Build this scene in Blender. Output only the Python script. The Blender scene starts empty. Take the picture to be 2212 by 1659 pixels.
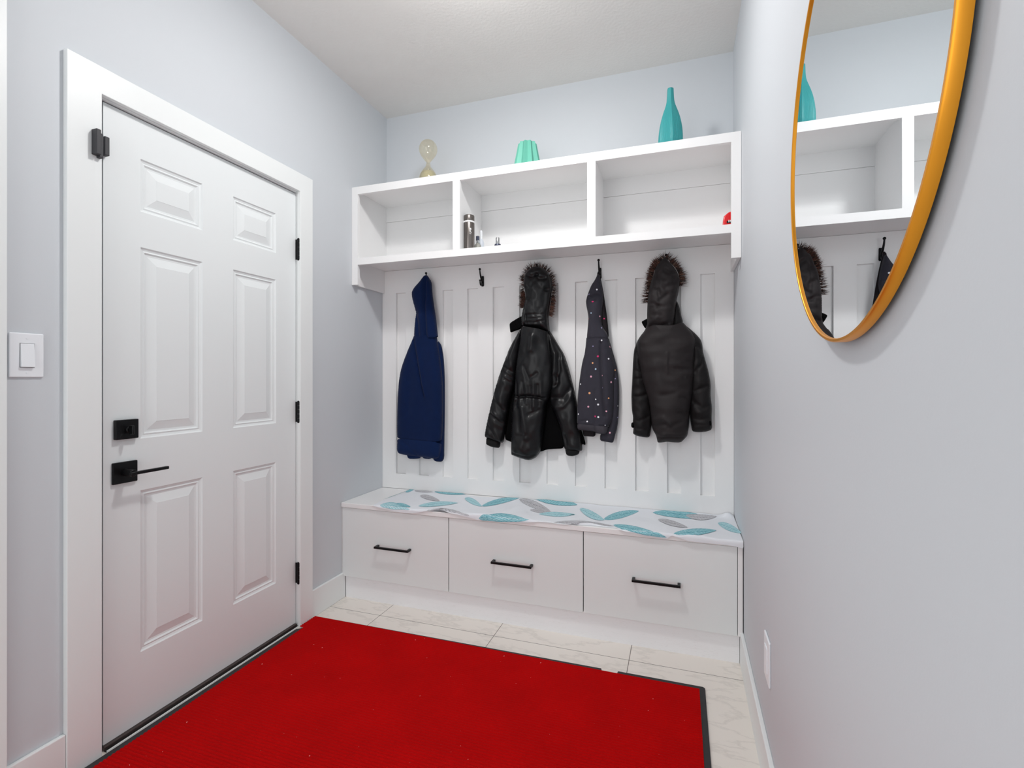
import bpy, bmesh, math, random
import numpy as np
from mathutils import Vector, noise
from mathutils.geometry import delaunay_2d_cdt
from mathutils.bvhtree import BVHTree
random.seed(7)
PI = math.pi
SC = bpy.context.scene
COL = SC.collection

# ------------------------------------------------------------------ measured room
CAM = (1.6949, -2.6133, 1.1653)
YAW, FPX, HY = 0.3273, 1069.18, 814.74          # in the 2212 x 1659 frame
W, H = 1.9385, 2.742
def WX(y): return W if y > -.45 else W - .0085 * (-.45 - y)     # the right wall closes in very slightly
CW, SW = math.cos(YAW), math.sin(YAW)

def ray(px, py):
    r, u = (px - 1106) / FPX, (HY - py) / FPX
    return (CW * r - SW, SW * r + CW, u)
def at(px, py, y):                               # point of the plane y seen at a pixel of the photo
    d = ray(px, py); t = (y - CAM[1]) / d[1]
    return Vector((CAM[0] + t * d[0], y, CAM[2] + t * d[2]))
def atz(px, py, z):
    d = ray(px, py); t = (z - CAM[2]) / d[2]
    return Vector((CAM[0] + t * d[0], CAM[1] + t * d[1], z))

# ------------------------------------------------------------------ materials
def lin(c):
    return tuple(((v / 255) / 12.92 if v / 255 <= .04045 else ((v / 255 + .055) / 1.055) ** 2.4) for v in c[:3]) + (1,)

class NT:
    def __init__(s, name):
        s.m = bpy.data.materials.new(name); s.m.use_nodes = True
        s.t = s.m.node_tree; s.b = s.t.nodes['Principled BSDF']; s.out = s.t.nodes['Material Output']
    def n(s, typ, **kw):
        nd = s.t.nodes.new(typ)
        for k, v in kw.items():
            if k.startswith('i_'): nd.inputs[k[2:].replace('_', ' ')].default_value = v
            else: setattr(nd, k, v)
        return nd
    def l(s, a, b): s.t.links.new(a, b)
    def math(s, op, a, b=None, c=None):
        nd = s.t.nodes.new('ShaderNodeMath'); nd.operation = op
        for i, v in enumerate((a, b, c)):
            if v is None: continue
            if isinstance(v, (int, float)): nd.inputs[i].default_value = v
            else: s.l(v, nd.inputs[i])
        return nd.outputs[0]
    def mix(s, f, a, b):
        nd = s.t.nodes.new('ShaderNodeMix'); nd.data_type = 'RGBA'
        for i, v in ((0, f), (6, a), (7, b)):
            if isinstance(v, (int, float, tuple)): nd.inputs[i].default_value = v
            else: s.l(v, nd.inputs[i])
        return nd.outputs[2]
    def coords(s, kind='Object'):
        return s.n('ShaderNodeTexCoord').outputs[kind]
    def noise(s, scale, detail=3, rough=.5, vec=None, stretch=None):
        v = vec or s.coords()
        if stretch:
            mp = s.n('ShaderNodeMapping'); mp.inputs['Scale'].default_value = stretch
            s.l(v, mp.inputs[0]); v = mp.outputs[0]
        nd = s.n('ShaderNodeTexNoise'); nd.inputs['Scale'].default_value = scale
        nd.inputs['Detail'].default_value = detail; nd.inputs['Roughness'].default_value = rough
        s.l(v, nd.inputs['Vector']); return nd.outputs['Fac']
    def bump(s, h, strength=.2, dist=.002):
        nd = s.n('ShaderNodeBump'); nd.inputs['Strength'].default_value = strength
        nd.inputs['Distance'].default_value = dist
        s.l(h, nd.inputs['Height']); s.l(nd.outputs[0], s.b.inputs['Normal'])
    def ramp(s, f, p0, p1):
        nd = s.n('ShaderNodeMapRange'); nd.inputs[1].default_value = p0; nd.inputs[2].default_value = p1
        s.l(f, nd.inputs[0]); return nd.outputs[0]

def mat(name, rgb, rough=.5, metal=0., var=.0, vscale=6, bumps=None, spec=.5, coat=0., trans=0., ior=1.45, sheen=0., alpha=1.):
    s = NT(name); c = lin(rgb)
    s.b.inputs['Base Color'].default_value = c
    if var:
        f = s.noise(vscale, 4)
        s.l(s.mix(f, tuple(max(0, x * (1 - var)) for x in c[:3]) + (1,), tuple(min(1, x * (1 + var)) for x in c[:3]) + (1,)), s.b.inputs['Base Color'])
    s.b.inputs['Roughness'].default_value = rough; s.b.inputs['Metallic'].default_value = metal
    s.b.inputs['Specular IOR Level'].default_value = spec; s.b.inputs['Coat Weight'].default_value = coat
    s.b.inputs['Transmission Weight'].default_value = trans; s.b.inputs['IOR'].default_value = ior
    s.b.inputs['Sheen Weight'].default_value = sheen; s.b.inputs['Alpha'].default_value = alpha
    if bumps:
        sc, st, di = bumps; s.bump(s.noise(sc, 3), st, di)
    return s.m

M = {}
M['wall'] = mat('wall_paint', (203, 207, 211.5), .55, var=.012, vscale=1.4, bumps=(230, .10, .001), spec=.3)
M['ceiling'] = mat('ceiling_paint', (228, 226, 223), .8, var=.02, vscale=9, bumps=(75, .35, .003), spec=.2)
M['trim'] = mat('trim_paint', (230, 233, 233), .35, var=.006, vscale=3, spec=.4)
M['door'] = mat('door_paint', (227, 231, 232), .38, var=.012, vscale=2, bumps=(90, .04, .001), spec=.4)
M['cab'] = mat('cabinet_paint', (236, 236, 236), .35, var=.008, vscale=4, spec=.4)
M['drawer'] = mat('drawer_laminate', (228, 232, 232), .32, var=.008, vscale=2, spec=.4)
M['plastic'] = mat('white_plastic', (233, 236, 240), .3, var=.005)
M['gap2'] = mat('shadow_gap', (134, 134, 136), .7, var=.05)
M['gap'] = mat('dark_gap', (52, 50, 50), .8, var=.1)
M['black'] = mat('matte_black_metal', (24, 24, 26), .38, .6, var=.1, vscale=60)
M['sensor'] = mat('charcoal_plastic', (50, 50, 54), .5, var=.04)
M['sill'] = mat('bronze_sill', (84, 74, 72), .4, .5, var=.15, vscale=30)
M['sillblack'] = mat('black_seal', (14, 13, 13), .7, var=.2)
M['gold'] = mat('brushed_gold', (226, 152, 42), .36, .75, var=.08, vscale=8)
M['mirror'] = mat('mirror_silver', (238, 242, 244), .0, 1.)
M['rubber'] = mat('black_rubber', (44, 44, 46), .7, var=.15, vscale=40)
M['teal'] = mat('teal_ceramic', (50, 150, 152), .45, var=.06, vscale=20, bumps=(120, .05, .001))
M['mint'] = mat('mint_ceramic', (106, 184, 164), .5, var=.04, vscale=20)
def thin_glass(name, tint):
    s = NT(name); s.t.nodes.remove(s.b)
    tr = s.n('ShaderNodeBsdfTransparent'); tr.inputs[0].default_value = tint
    gl = s.n('ShaderNodeBsdfGlossy'); gl.inputs['Roughness'].default_value = .04; gl.inputs[0].default_value = (1, .96, .86, 1)
    lw = s.n('ShaderNodeLayerWeight'); lw.inputs[0].default_value = .35
    mx = s.n('ShaderNodeMixShader'); s.l(s.math('ADD', s.math('MULTIPLY', lw.outputs['Facing'], .5), .04), mx.inputs[0]); s.l(tr.outputs[0], mx.inputs[1]); s.l(gl.outputs[0], mx.inputs[2])
    s.l(mx.outputs[0], s.out.inputs[0]); return s.m
M['glass'] = thin_glass('amber_glass', (.95, .915, .82, 1))
M['sand'] = mat('pale_sand', (186, 184, 160), .9, var=.1, vscale=200)
M['steel'] = mat('brushed_gunmetal', (122, 116, 112), .27, .95, var=.08, vscale=15)
M['chrome'] = mat('polished_silver', (196, 198, 200), .18, 1.)
M['ringwhite'] = mat('white_ring', (235, 235, 235), .4)
M['perfume'] = mat('smoky_glass', (205, 205, 196), .08, 0, trans=.6, ior=1.35)
M['capblue'] = mat('slate_cap', (70, 74, 92), .3, .3, var=.1)
M['paleblue'] = mat('pale_blue_plastic', (222, 229, 238), .3, trans=.15)
M['red'] = mat('glossy_red', (214, 8, 18), .3, coat=.4, var=.05)
M['ink'] = mat('black_ink', (20, 16, 16), .5)
M['navy'] = mat('navy_fleece', (13, 30, 66), .9, var=.14, vscale=35, bumps=(420, .25, .001), spec=.1, sheen=.08)
M['navyrib'] = mat('navy_rib_knit', (15, 34, 73), .9, var=.12, vscale=35, bumps=(420, .25, .001), spec=.1, sheen=.08)
M['nylon'] = mat('black_nylon', (17, 17, 19), .36, var=.1, vscale=20, bumps=(60, .10, .003), spec=.36)
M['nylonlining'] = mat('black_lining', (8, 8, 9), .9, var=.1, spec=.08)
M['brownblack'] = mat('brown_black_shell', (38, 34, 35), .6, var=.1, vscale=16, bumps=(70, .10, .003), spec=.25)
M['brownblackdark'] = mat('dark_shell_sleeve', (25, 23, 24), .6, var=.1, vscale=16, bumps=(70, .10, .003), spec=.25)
M['knit'] = mat('black_rib_knit', (10, 10, 11), .95, var=.1, vscale=80)
M['charcoal'] = mat('charcoal_fleece', (56, 55, 63), .92, var=.1, vscale=40, bumps=(420, .2, .001), spec=.1, sheen=.06)
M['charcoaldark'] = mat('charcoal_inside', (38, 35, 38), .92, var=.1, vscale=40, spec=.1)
M['charrib'] = mat('charcoal_rib', (72, 70, 76), .92, var=.08, vscale=60, spec=.12)
M['furdark'] = mat('fur_dark', (46, 36, 33), .7, var=.2, vscale=60)
M['furbrown'] = mat('fur_brown', (98, 62, 52), .7, var=.2, vscale=60)
M['furtan'] = mat('fur_tan', (140, 112, 96), .7, var=.2, vscale=60)
DOT = {'w': (238, 238, 244), 'p': (226, 168, 186), 'm': (206, 52, 110), 'o': (232, 168, 120), 'b': (176, 200, 222), 'v': (160, 150, 190)}
for k, c in DOT.items(): M['dot' + k] = mat('printed_dot_' + {'w': 'white', 'p': 'pink', 'm': 'magenta', 'o': 'orange', 'b': 'blue', 'v': 'lilac'}[k], c, .8)
M['cloth'] = mat('white_cotton', (228, 231, 236), .85, var=.02, vscale=10, bumps=(300, .08, .001), spec=.15)

def floor_mat():
    s = NT('marble_tile'); co = s.coords(); sx = s.n('ShaderNodeSeparateXYZ'); s.l(co, sx.inputs[0])
    def seam(o, off, pitch, hw):
        f = s.math('FRACT', s.math('DIVIDE', s.math('SUBTRACT', o, off), pitch))
        d = s.math('MINIMUM', f, s.math('SUBTRACT', 1., f))
        return s.math('LESS_THAN', d, hw / pitch)
    sm = s.math('MAXIMUM', seam(sx.outputs[0], .305, .5955, .0013), seam(sx.outputs[1], -.529, .5955, .0013))
    n1 = s.noise(3.2, 6, .62, stretch=(1, 2.6, 1)); n2 = s.noise(1.1, 3)
    vein = s.math('MULTIPLY', s.ramp(s.math('ABSOLUTE', s.math('SUBTRACT', n1, .5)), .035, .0), .5)
    base = s.mix(n2, lin((224, 216, 208)), lin((234, 229, 222)))
    base = s.mix(vein, base, lin((203, 197, 190)))
    s.l(s.mix(sm, base, lin((92, 82, 74))), s.b.inputs['Base Color'])
    s.b.inputs['Roughness'].default_value = .28
    s.bump(s.math('SUBTRACT', 1., sm), .3, .001)
    return s.m
M['floor'] = floor_mat()

def mat_red():
    s = NT('red_ribbed_pile'); n1 = s.noise(5, 4); n2 = s.noise(260, 3); n3 = s.noise(70, 2, stretch=(1, .2, 1))
    c = s.mix(n1, lin((170, 2, 3)), lin((208, 3, 5)))
    c = s.mix(s.math('MULTIPLY', n2, .5), c, lin((96, 2, 3)))
    lint = s.math('GREATER_THAN', s.noise(95, 1), .80)
    c = s.mix(s.math('MULTIPLY', lint, .8), c, lin((226, 170, 165)))
    s.l(c, s.b.inputs['Base Color']); s.b.inputs['Roughness'].default_value = .95
    s.b.inputs['Specular IOR Level'].default_value = .1
    s.bump(s.math('ADD', n2, n3), .6, .002); return s.m
M['matred'] = mat_red()

def kick_mat():
    s = NT('scuffed_kick_paint'); v = s.noise(5, 4, .6, stretch=(1, 1, 9))
    sc = s.math('MULTIPLY', s.ramp(s.math('ABSOLUTE', s.math('SUBTRACT', v, .52)), .006, 0.), .16)
    s.l(s.mix(sc, lin((238, 238, 240)), lin((170, 165, 160))), s.b.inputs['Base Color'])
    s.b.inputs['Roughness'].default_value = .4; return s.m
M['kick'] = kick_mat()

def leaf_mat(name, light, dark):
    s = NT(name); uv = s.n('ShaderNodeSeparateXYZ'); s.l(s.coords('UV'), uv.inputs[0])
    u = uv.outputs[0]; v = s.math('ABSOLUTE', s.math('SUBTRACT', s.math('MULTIPLY', uv.outputs[1], 2.), 1.))
    w = s.math('SINE', s.math('MULTIPLY', s.math('SUBTRACT', s.math('MULTIPLY', u, 10.), s.math('MULTIPLY', v, 2.6)), 2 * PI))
    vein = s.math('GREATER_THAN', w, .72)
    net = s.math('LESS_THAN', s.math('ABSOLUTE', s.math('SUBTRACT', s.noise(170, 2), .5)), .03)
    mid = s.math('LESS_THAN', v, .07); edge = s.math('GREATER_THAN', v, .9)
    f = s.math('MAXIMUM', s.math('MAXIMUM', vein, mid), s.math('MAXIMUM', edge, net))
    c = s.mix(s.math('MULTIPLY', f, .75), s.mix(s.noise(25, 2), lin(light), lin(tuple(min(255, x + 28) for x in light))), lin(dark))
    s.l(c, s.b.inputs['Base Color']); s.b.inputs['Roughness'].default_value = .85
    s.b.inputs['Specular IOR Level'].default_value = .15
    return s.m
M['leafteal'] = leaf_mat('printed_teal_leaf', (152, 196, 203), (40, 140, 158))
M['leafpale'] = leaf_mat('printed_pale_teal_leaf', (182, 212, 217), (96, 170, 184))
M['leafgrey'] = leaf_mat('printed_grey_leaf', (196, 196, 200), (132, 132, 138))

# ------------------------------------------------------------------ object helpers
WORLD = {}
def link(o, parent):
    COL.objects.link(o)
    if parent: o.parent = parent
def empty(name, loc, label, cat, group=None):
    o = bpy.data.objects.new(name, None); o.empty_display_size = .05
    link(o, None); o.location = loc; WORLD[o] = Vector(loc)
    tag(o, label, cat, group); return o
def tag(o, label, cat, group=None):
    o['label'] = label; o['category'] = cat
    if group: o['group'] = group
    return o
def obj(name, bm, mats, parent=None, smooth=False, bevel=0., seg=2, kind=None, label=None, ang=40, recalc=True):
    if recalc: bmesh.ops.recalc_face_normals(bm, faces=bm.faces)
    co = [v.co for v in bm.verts]
    mn = Vector((min(c.x for c in co), min(c.y for c in co), min(c.z for c in co)))
    mx = Vector((max(c.x for c in co), max(c.y for c in co), max(c.z for c in co)))
    base = Vector(((mn.x + mx.x) / 2, (mn.y + mx.y) / 2, mn.z))
    if name.startswith('floor') : base = Vector((0, 0, 0))
    for v in bm.verts: v.co -= base
    me = bpy.data.meshes.new(name); bm.to_mesh(me); bm.free()
    for m in (mats if isinstance(mats, (list, tuple)) else [mats]): me.materials.append(m)
    if smooth:
        for p in me.polygons: p.use_smooth = True
    o = bpy.data.objects.new(name, me); link(o, parent)
    pw = WORLD[parent] if parent else Vector((0, 0, 0))
    o.location = base - pw; WORLD[o] = base
    if smooth == 'auto':
        try: me.set_sharp_from_angle(angle=math.radians(ang))
        except Exception: pass
    if bevel:
        b = o.modifiers.new('bevel', 'BEVEL'); b.width = bevel; b.segments = seg; b.limit_method = 'ANGLE'; b.angle_limit = math.radians(50)
    if kind: o['kind'] = kind
    if label: o['label'] = label
    return o

def box(bm, x0, x1, y0, y1, z0, z1, mi=0):
    x0, x1 = sorted((x0, x1)); y0, y1 = sorted((y0, y1)); z0, z1 = sorted((z0, z1))
    v = [bm.verts.new(p) for p in ((x0, y0, z0), (x1, y0, z0), (x1, y1, z0), (x0, y1, z0), (x0, y0, z1), (x1, y0, z1), (x1, y1, z1), (x0, y1, z1))]
    for f in ((3, 2, 1, 0), (4, 5, 6, 7), (0, 1, 5, 4), (1, 2, 6, 5), (2, 3, 7, 6), (3, 0, 4, 7)):
        bm.faces.new([v[i] for i in f]).material_index = mi
    return v
def boxes(*bs):
    bm = bmesh.new()
    for b in bs: box(bm, *b)
    return bm
def lathe(cx, cy, prof, n=40, fn=None, cap=True, bm=None, mi=0):
    bm = bm or bmesh.new(); rings = []
    for r, z in prof:
        rings.append([bm.verts.new((cx + (fn(a, r, z) if fn else r) * math.cos(a), cy + (fn(a, r, z) if fn else r) * math.sin(a), z)) for a in [2 * PI * i / n for i in range(n)]])
    for a, b in zip(rings, rings[1:]):
        for i in range(n): bm.faces.new((a[i], a[(i + 1) % n], b[(i + 1) % n], b[i])).material_index = mi
    if cap:
        bm.faces.new(rings[0][::-1]).material_index = mi; bm.faces.new(rings[-1]).material_index = mi
    return bm
def tube(bm, pts, rad, n=10, mi=0):
    pts = [Vector(p) for p in pts]; rads = rad if isinstance(rad, (list, tuple)) else [rad] * len(pts); rings = []
    up0 = Vector((1, 0, 0))
    for i, p in enumerate(pts):
        t = (pts[min(i + 1, len(pts) - 1)] - pts[max(i - 1, 0)]).normalized()
        a = up0 - t * up0.dot(t)
        if a.length < .1: a = Vector((0, 0, 1)) - t * t.z
        a.normalize(); b = t.cross(a)
        rings.append([bm.verts.new(p + (a * math.cos(q) + b * math.sin(q)) * rads[i]) for q in [2 * PI * k / n for k in range(n)]])
    for r0, r1 in zip(rings, rings[1:]):
        for i in range(n): bm.faces.new((r0[i], r0[(i + 1) % n], r1[(i + 1) % n], r1[i])).material_index = mi
    bm.faces.new(rings[0][::-1]).material_index = mi; bm.faces.new(rings[-1]).material_index = mi
def spline(pts, k=6):
    pts = [Vector(p) for p in pts]; out = []
    for i in range(len(pts) - 1):
        p0, p1, p2, p3 = pts[max(i - 1, 0)], pts[i], pts[i + 1], pts[min(i + 2, len(pts) - 1)]
        for j in range(k):
            t = j / k
            out.append(.5 * ((2 * p1) + (p2 - p0) * t + (2 * p0 - 5 * p1 + 4 * p2 - p3) * t * t + (3 * p1 - p0 - 3 * p2 + p3) * t ** 3))
    return out + [pts[-1]]
def ball(bm, c, r, mi=0, n=16, sz=1.):
    prof = [(r * math.sin(PI * (i + .0001) / 10), c[2] - r * sz * math.cos(PI * i / 10)) for i in range(11)]
    prof[-1] = (.0001, prof[-1][1]); lathe(c[0], c[1], prof, n, bm=bm, mi=mi)

# ------------------------------------------------------------------ room shell
YF = -4.2                                        # the hall goes on behind the camera
obj('floor', boxes((-.08, W + .12, YF, .12, -.1, 0)), M['floor'], kind='structure')
obj('ceiling', boxes((-.14, W + .14, YF, .14, H, H + .1)), M['ceiling'], kind='structure')
obj('wall_back', boxes((-.12, W + .12, 0, .12, 0, H)), M['wall'], kind='structure')
def prism(P, z0, z1):
    bm = bmesh.new(); a = [bm.verts.new((x, y, z0)) for x, y in P]; b = [bm.verts.new((x, y, z1)) for x, y in P]
    bm.faces.new(a[::-1]); bm.faces.new(b)
    for i in range(len(P)): j = (i + 1) % len(P); bm.faces.new((a[i], a[j], b[j], b[i]))
    return bm
obj('wall_right', prism([(W, 0), (W, -.45), (WX(YF), YF), (W + .12, YF), (W + .12, 0)], 0, H), M['wall'], kind='structure')
DY0, DY1, DZT = -1.575, -.737, 2.036             # door opening in the left wall
obj('wall_left', boxes((-.12, 0, DY1, 0, 0, H), (-.12, 0, DY0, DY1, DZT, H), (-.12, 0, -1.90, DY0, 0, H), (-.12, 0, YF, -1.90, 2.1, H), (-.12, 0, YF, -2.75, 0, 2.1)), M['wall'], kind='structure')

def casing(name, ya0, ya1, yb0, yb1, zi, zo):    # flat door casing: two legs and a head in one frame
    bm = bmesh.new(); t = .018
    P = [(ya0, 0), (ya0, zo), (yb1, zo), (yb1, 0), (yb0, 0), (yb0, zi), (ya1, zi), (ya1, 0)]
    f = [bm.verts.new((t, y, z)) for y, z in P]; b = [bm.verts.new((0, y, z)) for y, z in P]
    for q in ((0, 1, 6, 7), (1, 2, 5, 6), (2, 3, 4, 5)):
        bm.faces.new([f[i] for i in q]); bm.faces.new([b[i] for i in q[::-1]])
    for i in range(8): bm.faces.new((f[i], f[(i + 1) % 8], b[(i + 1) % 8], b[i]))
    return obj(name, bm, M['trim'], kind='structure', bevel=.0015)
casing('trim_1', -1.6725, -1.581, -.7443, -.662, 2.033, 2.1165)
casing('trim_2', -2.84, -2.75, -1.90, -1.8065, 2.1, 2.19)
# jamb and stop of the entry door
obj('trim_3', boxes((-.12, -.012, -1.581, -1.569, 0, 2.033), (-.12, 0, -.7395, -.737, 0, 2.033), (-.12, 0, -1.581, -.737, 2.0295, 2.036), (-.085, -.062, -1.5635, -1.55, 0, 2.03), (-.085, -.062, -.752, -.7395, 0, 2.03)), M['trim'], kind='structure')
obj('trim_4', boxes((-.10, -.0125, -1.5635, -.7395, 0, .006), (-.0125, -.001, -1.5635, -.7443, 0, .013)), M['sill'], kind='structure', bevel=.002, label='bronze sill under the white entry door')
obj('trim_5', boxes((-.001, .010, -1.5635, -.7443, 0, .004)), M['sillblack'], kind='structure')
obj('trim_6', boxes((.010, .0135, -1.5635, -.7443, 0, .006)), M['trim'], kind='structure')
obj('trim_7', boxes((-.03, -.016, -1.569, -1.5596, .014, 2.0293), (-.03, -.016, -1.5596, -.742, 2.0258, 2.0293), (-.03, -.016, -.7418, -.7396, .014, 2.0293)), M['gap2'], kind='structure')  # grey strips filling the door gaps, their colour stands for the shade there
def baseboard(name, *bs): obj(name, boxes(*bs), M['trim'], kind='structure', bevel=.003)
baseboard('baseboard_left', (0, .0135, -.662, -.4085, 0, .132), (0, .0135, -1.8065, -1.6725, 0, .132))
obj('baseboard_right', prism([(W - .0135, -.4085), (W - .0135, -.45), (WX(YF) - .0135, YF), (WX(YF), YF), (W, -.45), (W, -.4085)], 0, .132), M['trim'], kind='structure', bevel=.003)

# ------------------------------------------------------------------ entry door
def door_slab():
    bm = bmesh.new(); xf, xb = -.012, -.056
    y0, y1, z0, z1 = -1.5594, -.742, .014, 2.0255
    ys = [y0, -1.4465, -1.2195, -1.084, -.861, y1]; zs = [z0, .2465, .787, .960, 1.600, 1.719, 1.895, z1]
    G = {}
    def v(y, z, x=xf):
        k = (round(y, 5), round(z, 5), round(x, 5))
        if k not in G: G[k] = bm.verts.new((x, y, z))
        return G[k]
    prof = [(0, 0), (.004, -.0045), (.010, -.0065), (.015, -.0045), (.020, -.009), (.026, -.0095), (.054, -.0015), (.0545, -.0008)]
    for i in range(5):
        for j in range(7):
            a, b, c, d = ys[i], ys[i + 1], zs[j], zs[j + 1]
            if i in (1, 3) and j in (1, 3, 5):
                prev = None
                for o, dp in prof:
                    o2 = o
                    ring = [v(a + o2, c + o2, xf + dp), v(b - o2, c + o2, xf + dp), v(b - o2, d - o2, xf + dp), v(a + o2, d - o2, xf + dp)]
                    if prev:
                        for k in range(4): bm.faces.new((prev[k], prev[(k + 1) % 4], ring[(k + 1) % 4], ring[k]))
                    prev = ring
                bm.faces.new(prev)
            else: bm.faces.new((v(a, c), v(b, c), v(b, d), v(a, d)))
    rim = [(y, z0) for y in ys] + [(y1, z) for z in zs[1:]] + [(y, z1) for y in ys[-2::-1]] + [(y0, z) for z in zs[-2:0:-1]]
    fr = [v(*p) for p in rim]; bk = [bm.verts.new((xb, y, z)) for y, z in rim]
    for i in range(len(rim)):
        j = (i + 1) % len(rim); bm.faces.new((fr[i], fr[j], bk[j], bk[i]))
    bm.faces.new(bk[::-1])
    return bm
door = obj('door_1', door_slab(), M['door'], kind='structure', label='white six-panel entry door in the left wall')
def rod_x(bm, x0, x1, y, z, r, n=20):
    tube(bm, [(x0, y, z), (x1, y, z)], r, n)
# deadbolt and lever
db = obj('deadbolt', boxes((-.012, .002, -1.531, -1.461, .965, 1.028)), M['black'], door, bevel=.0025, seg=3, label='square matte black deadbolt plate')
bm = bmesh.new(); rod_x(bm, .002, .012, -1.496, .9955, .010)
box(bm, .012, .031, -1.5, -1.492, .981, 1.010)
obj('thumb_turn', bm, M['black'], db, smooth='auto', bevel=.003, seg=3)
hd = obj('door_handle', boxes((-.012, -.003, -1.5365, -1.461, .823, .892)), M['black'], door, bevel=.0025, seg=3, label='square matte black rose plate with lever')
bm = bmesh.new(); rod_x(bm, -.003, .040, -1.502, .858, .0115)
box(bm, .034, .046, -1.514, -1.3905, .8525, .8625)
obj('lever', bm, M['black'], hd, smooth='auto', bevel=.002, seg=2)
for z0, z1 in ((1.715, 1.811), (.951, 1.055), (.19, .308)):
    bm = bmesh.new(); zc = (z0 + z1) / 2; hh = .048
    for k in range(5):
        a = zc - hh + k * 2 * hh / 5; lathe(.006, -.7415, [(.0075, a + .0006), (.0075, a + 2 * hh / 5 - .0006)], 16, bm=bm)
    ball(bm, (.006, -.7415, zc + hh), .007, sz=.7); ball(bm, (.006, -.7415, zc - hh), .007, sz=.7)
    box(bm, -.0125, .003, -.7435, -.7395, zc - hh + .001, zc + hh - .001)
    obj('hinge', bm, M['black'], door, smooth='auto', label='black butt hinge')

# door contact sensor: body on the casing, magnet on the slab
t = empty('door_sensor', (.018, -1.602, 1.835), 'tall charcoal alarm sensor box on the white casing at the top left of the door', 'sensor')
obj('housing', boxes((.0165, .0405, -1.6095, -1.5966, 1.8365, 1.912)), M['sensor'], t, bevel=.0015)
obj('bracket', boxes((.0165, .033, -1.5966, -1.586, 1.831, 1.905)), M['sensor'], t, bevel=.0015)
tag(obj('sensor_magnet', boxes((-.0118, .006, -1.5655, -1.552, 1.856, 1.914)), M['sensor'], bevel=.0015), 'small charcoal sensor magnet on the upper left corner of the door slab', 'magnet')

# light switch by the door
t = empty('light_switch', (0, -1.759, 1.165), 'white rocker light switch on the wall left of the door', 'light switch')
obj('wall_plate', boxes((0, .006, -1.797, -1.7206, 1.165, 1.2856)), M['plastic'], t, bevel=.0035, seg=3)
obj('surround', boxes((.004, .0065, -1.7752, -1.7423, 1.1915, 1.2580)), M['gap2'], t)  # grey colour paints the shaded gap line around the rocker
bm = bmesh.new(); v = box(bm, .005, .0085, -1.7738, -1.7437, 1.193, 1.2565)
for q in v:
    if q.co.x > .008: q.co.x += .005 * (1.2565 - q.co.z) / .0635
obj('rocker', bm, M['plastic'], t, bevel=.0008)
for z in (1.178, 1.272):
    bm = bmesh.new(); rod_x(bm, .005, .0072, -1.759, z, .0028, 12); obj('screw', bm, M['plastic'], t, smooth='auto')
# receptacle low on the right wall
XW = WX(-1.047) - .0003
t = empty('wall_outlet', (XW, -1.047, .302), 'white rectangular outlet plate low on the right wall near the floor', 'outlet')
obj('wall_plate', boxes((XW - .006, XW, -1.088, -1.005, .302, .428)), M['plastic'], t, bevel=.003, seg=3)
obj('receptacle', boxes((XW - .0085, XW - .004, -1.066, -1.027, .330, .400)), M['plastic'], t, bevel=.001)

# ------------------------------------------------------------------ hall tree: backboard
SL = [.0945 + .1540 * i for i in range(12)]
def backboard():
    bm = bmesh.new(); yf, yr = -.046, -.0295; z0, z1, za, zb = .505, 1.799, .592, 1.665
    xs = [.001]
    for i, x in enumerate(SL): xs += [x, x + .065]
    xs.append(W - .001)
    def q(p): return bm.faces.new([bm.verts.new(c) for c in p])
    for i in range(len(xs) - 1):
        a, b = xs[i], xs[i + 1]
        q(((a, yf, z0), (b, yf, z0), (b, yf, za), (a, yf, za))); q(((a, yf, zb), (b, yf, zb), (b, yf, z1), (a, yf, z1)))
        if i % 2 == 0: q(((a, yf, za), (b, yf, za), (b, yf, zb), (a, yf, zb)))
        else:
            q(((a, yr, za), (b, yr, za), (b, yr, zb), (a, yr, zb)))
            q(((a, yf, za), (a, yr, za), (a, yr, zb), (a, yf, zb))); q(((b, yf, za), (b, yr, za), (b, yr, zb), (b, yf, zb)))
            q(((a, yf, za), (b, yf, za), (b, yr, za), (a, yr, za))); q(((a, yf, zb), (b, yf, zb), (b, yr, zb), (a, yr, zb)))
    a, b = xs[0], xs[-1]
    q(((a, -.001, z0), (b, -.001, z0), (b, -.001, z1), (a, -.001, z1)))
    q(((a, yf, z0), (a, -.001, z0), (a, -.001, z1), (a, yf, z1))); q(((b, yf, z0), (b, -.001, z0), (b, -.001, z1), (b, yf, z1)))
    q(((a, yf, z0), (b, yf, z0), (b, -.001, z0), (a, -.001, z0))); q(((a, yf, z1), (b, yf, z1), (b, -.001, z1), (a, -.001, z1)))
    bmesh.ops.remove_doubles(bm, verts=bm.verts, dist=1e-5)
    return bm
tag(obj('slotted_backboard', backboard(), M['cab']), 'white backboard panel with twelve tall recessed slots above the bench', 'wall panel')

# ------------------------------------------------------------------ cubby shelf
YS = -.3395
sh = empty('wall_shelf', (W / 2, -.17, 1.668), 'white wall shelf of three open cubbies above the coats', 'shelf')
g = .001
obj('back_panel', boxes((.016, W - .016, -.026, -.001, 1.8, 2.0965), (.016, W - .016, -.0295, -.001, 2.0975, 2.186)), M['cab'], sh)
obj('top_board', boxes((g, W - g, YS + .02, -.001, 2.186, 2.1985)), M['cab'], sh)
obj('bottom_board', boxes((.016, W - .016, YS + .02, -.026, 1.8, 1.811)), M['cab'], sh)
obj('side_panel', boxes((g, .016, YS + .02, -.0465, 1.668, 1.8), (g, .016, YS + .02, -.001, 1.8, 2.186)), M['cab'], sh)
obj('side_panel', boxes((W - .016, W - g, YS + .02, -.0465, 1.668, 1.8), (W - .016, W - g, YS + .02, -.001, 1.8, 2.186)), M['cab'], sh)
obj('divider', boxes((.6155, .6355, YS + .02, -.026, 1.811, 2.186)), M['cab'], sh)
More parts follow.
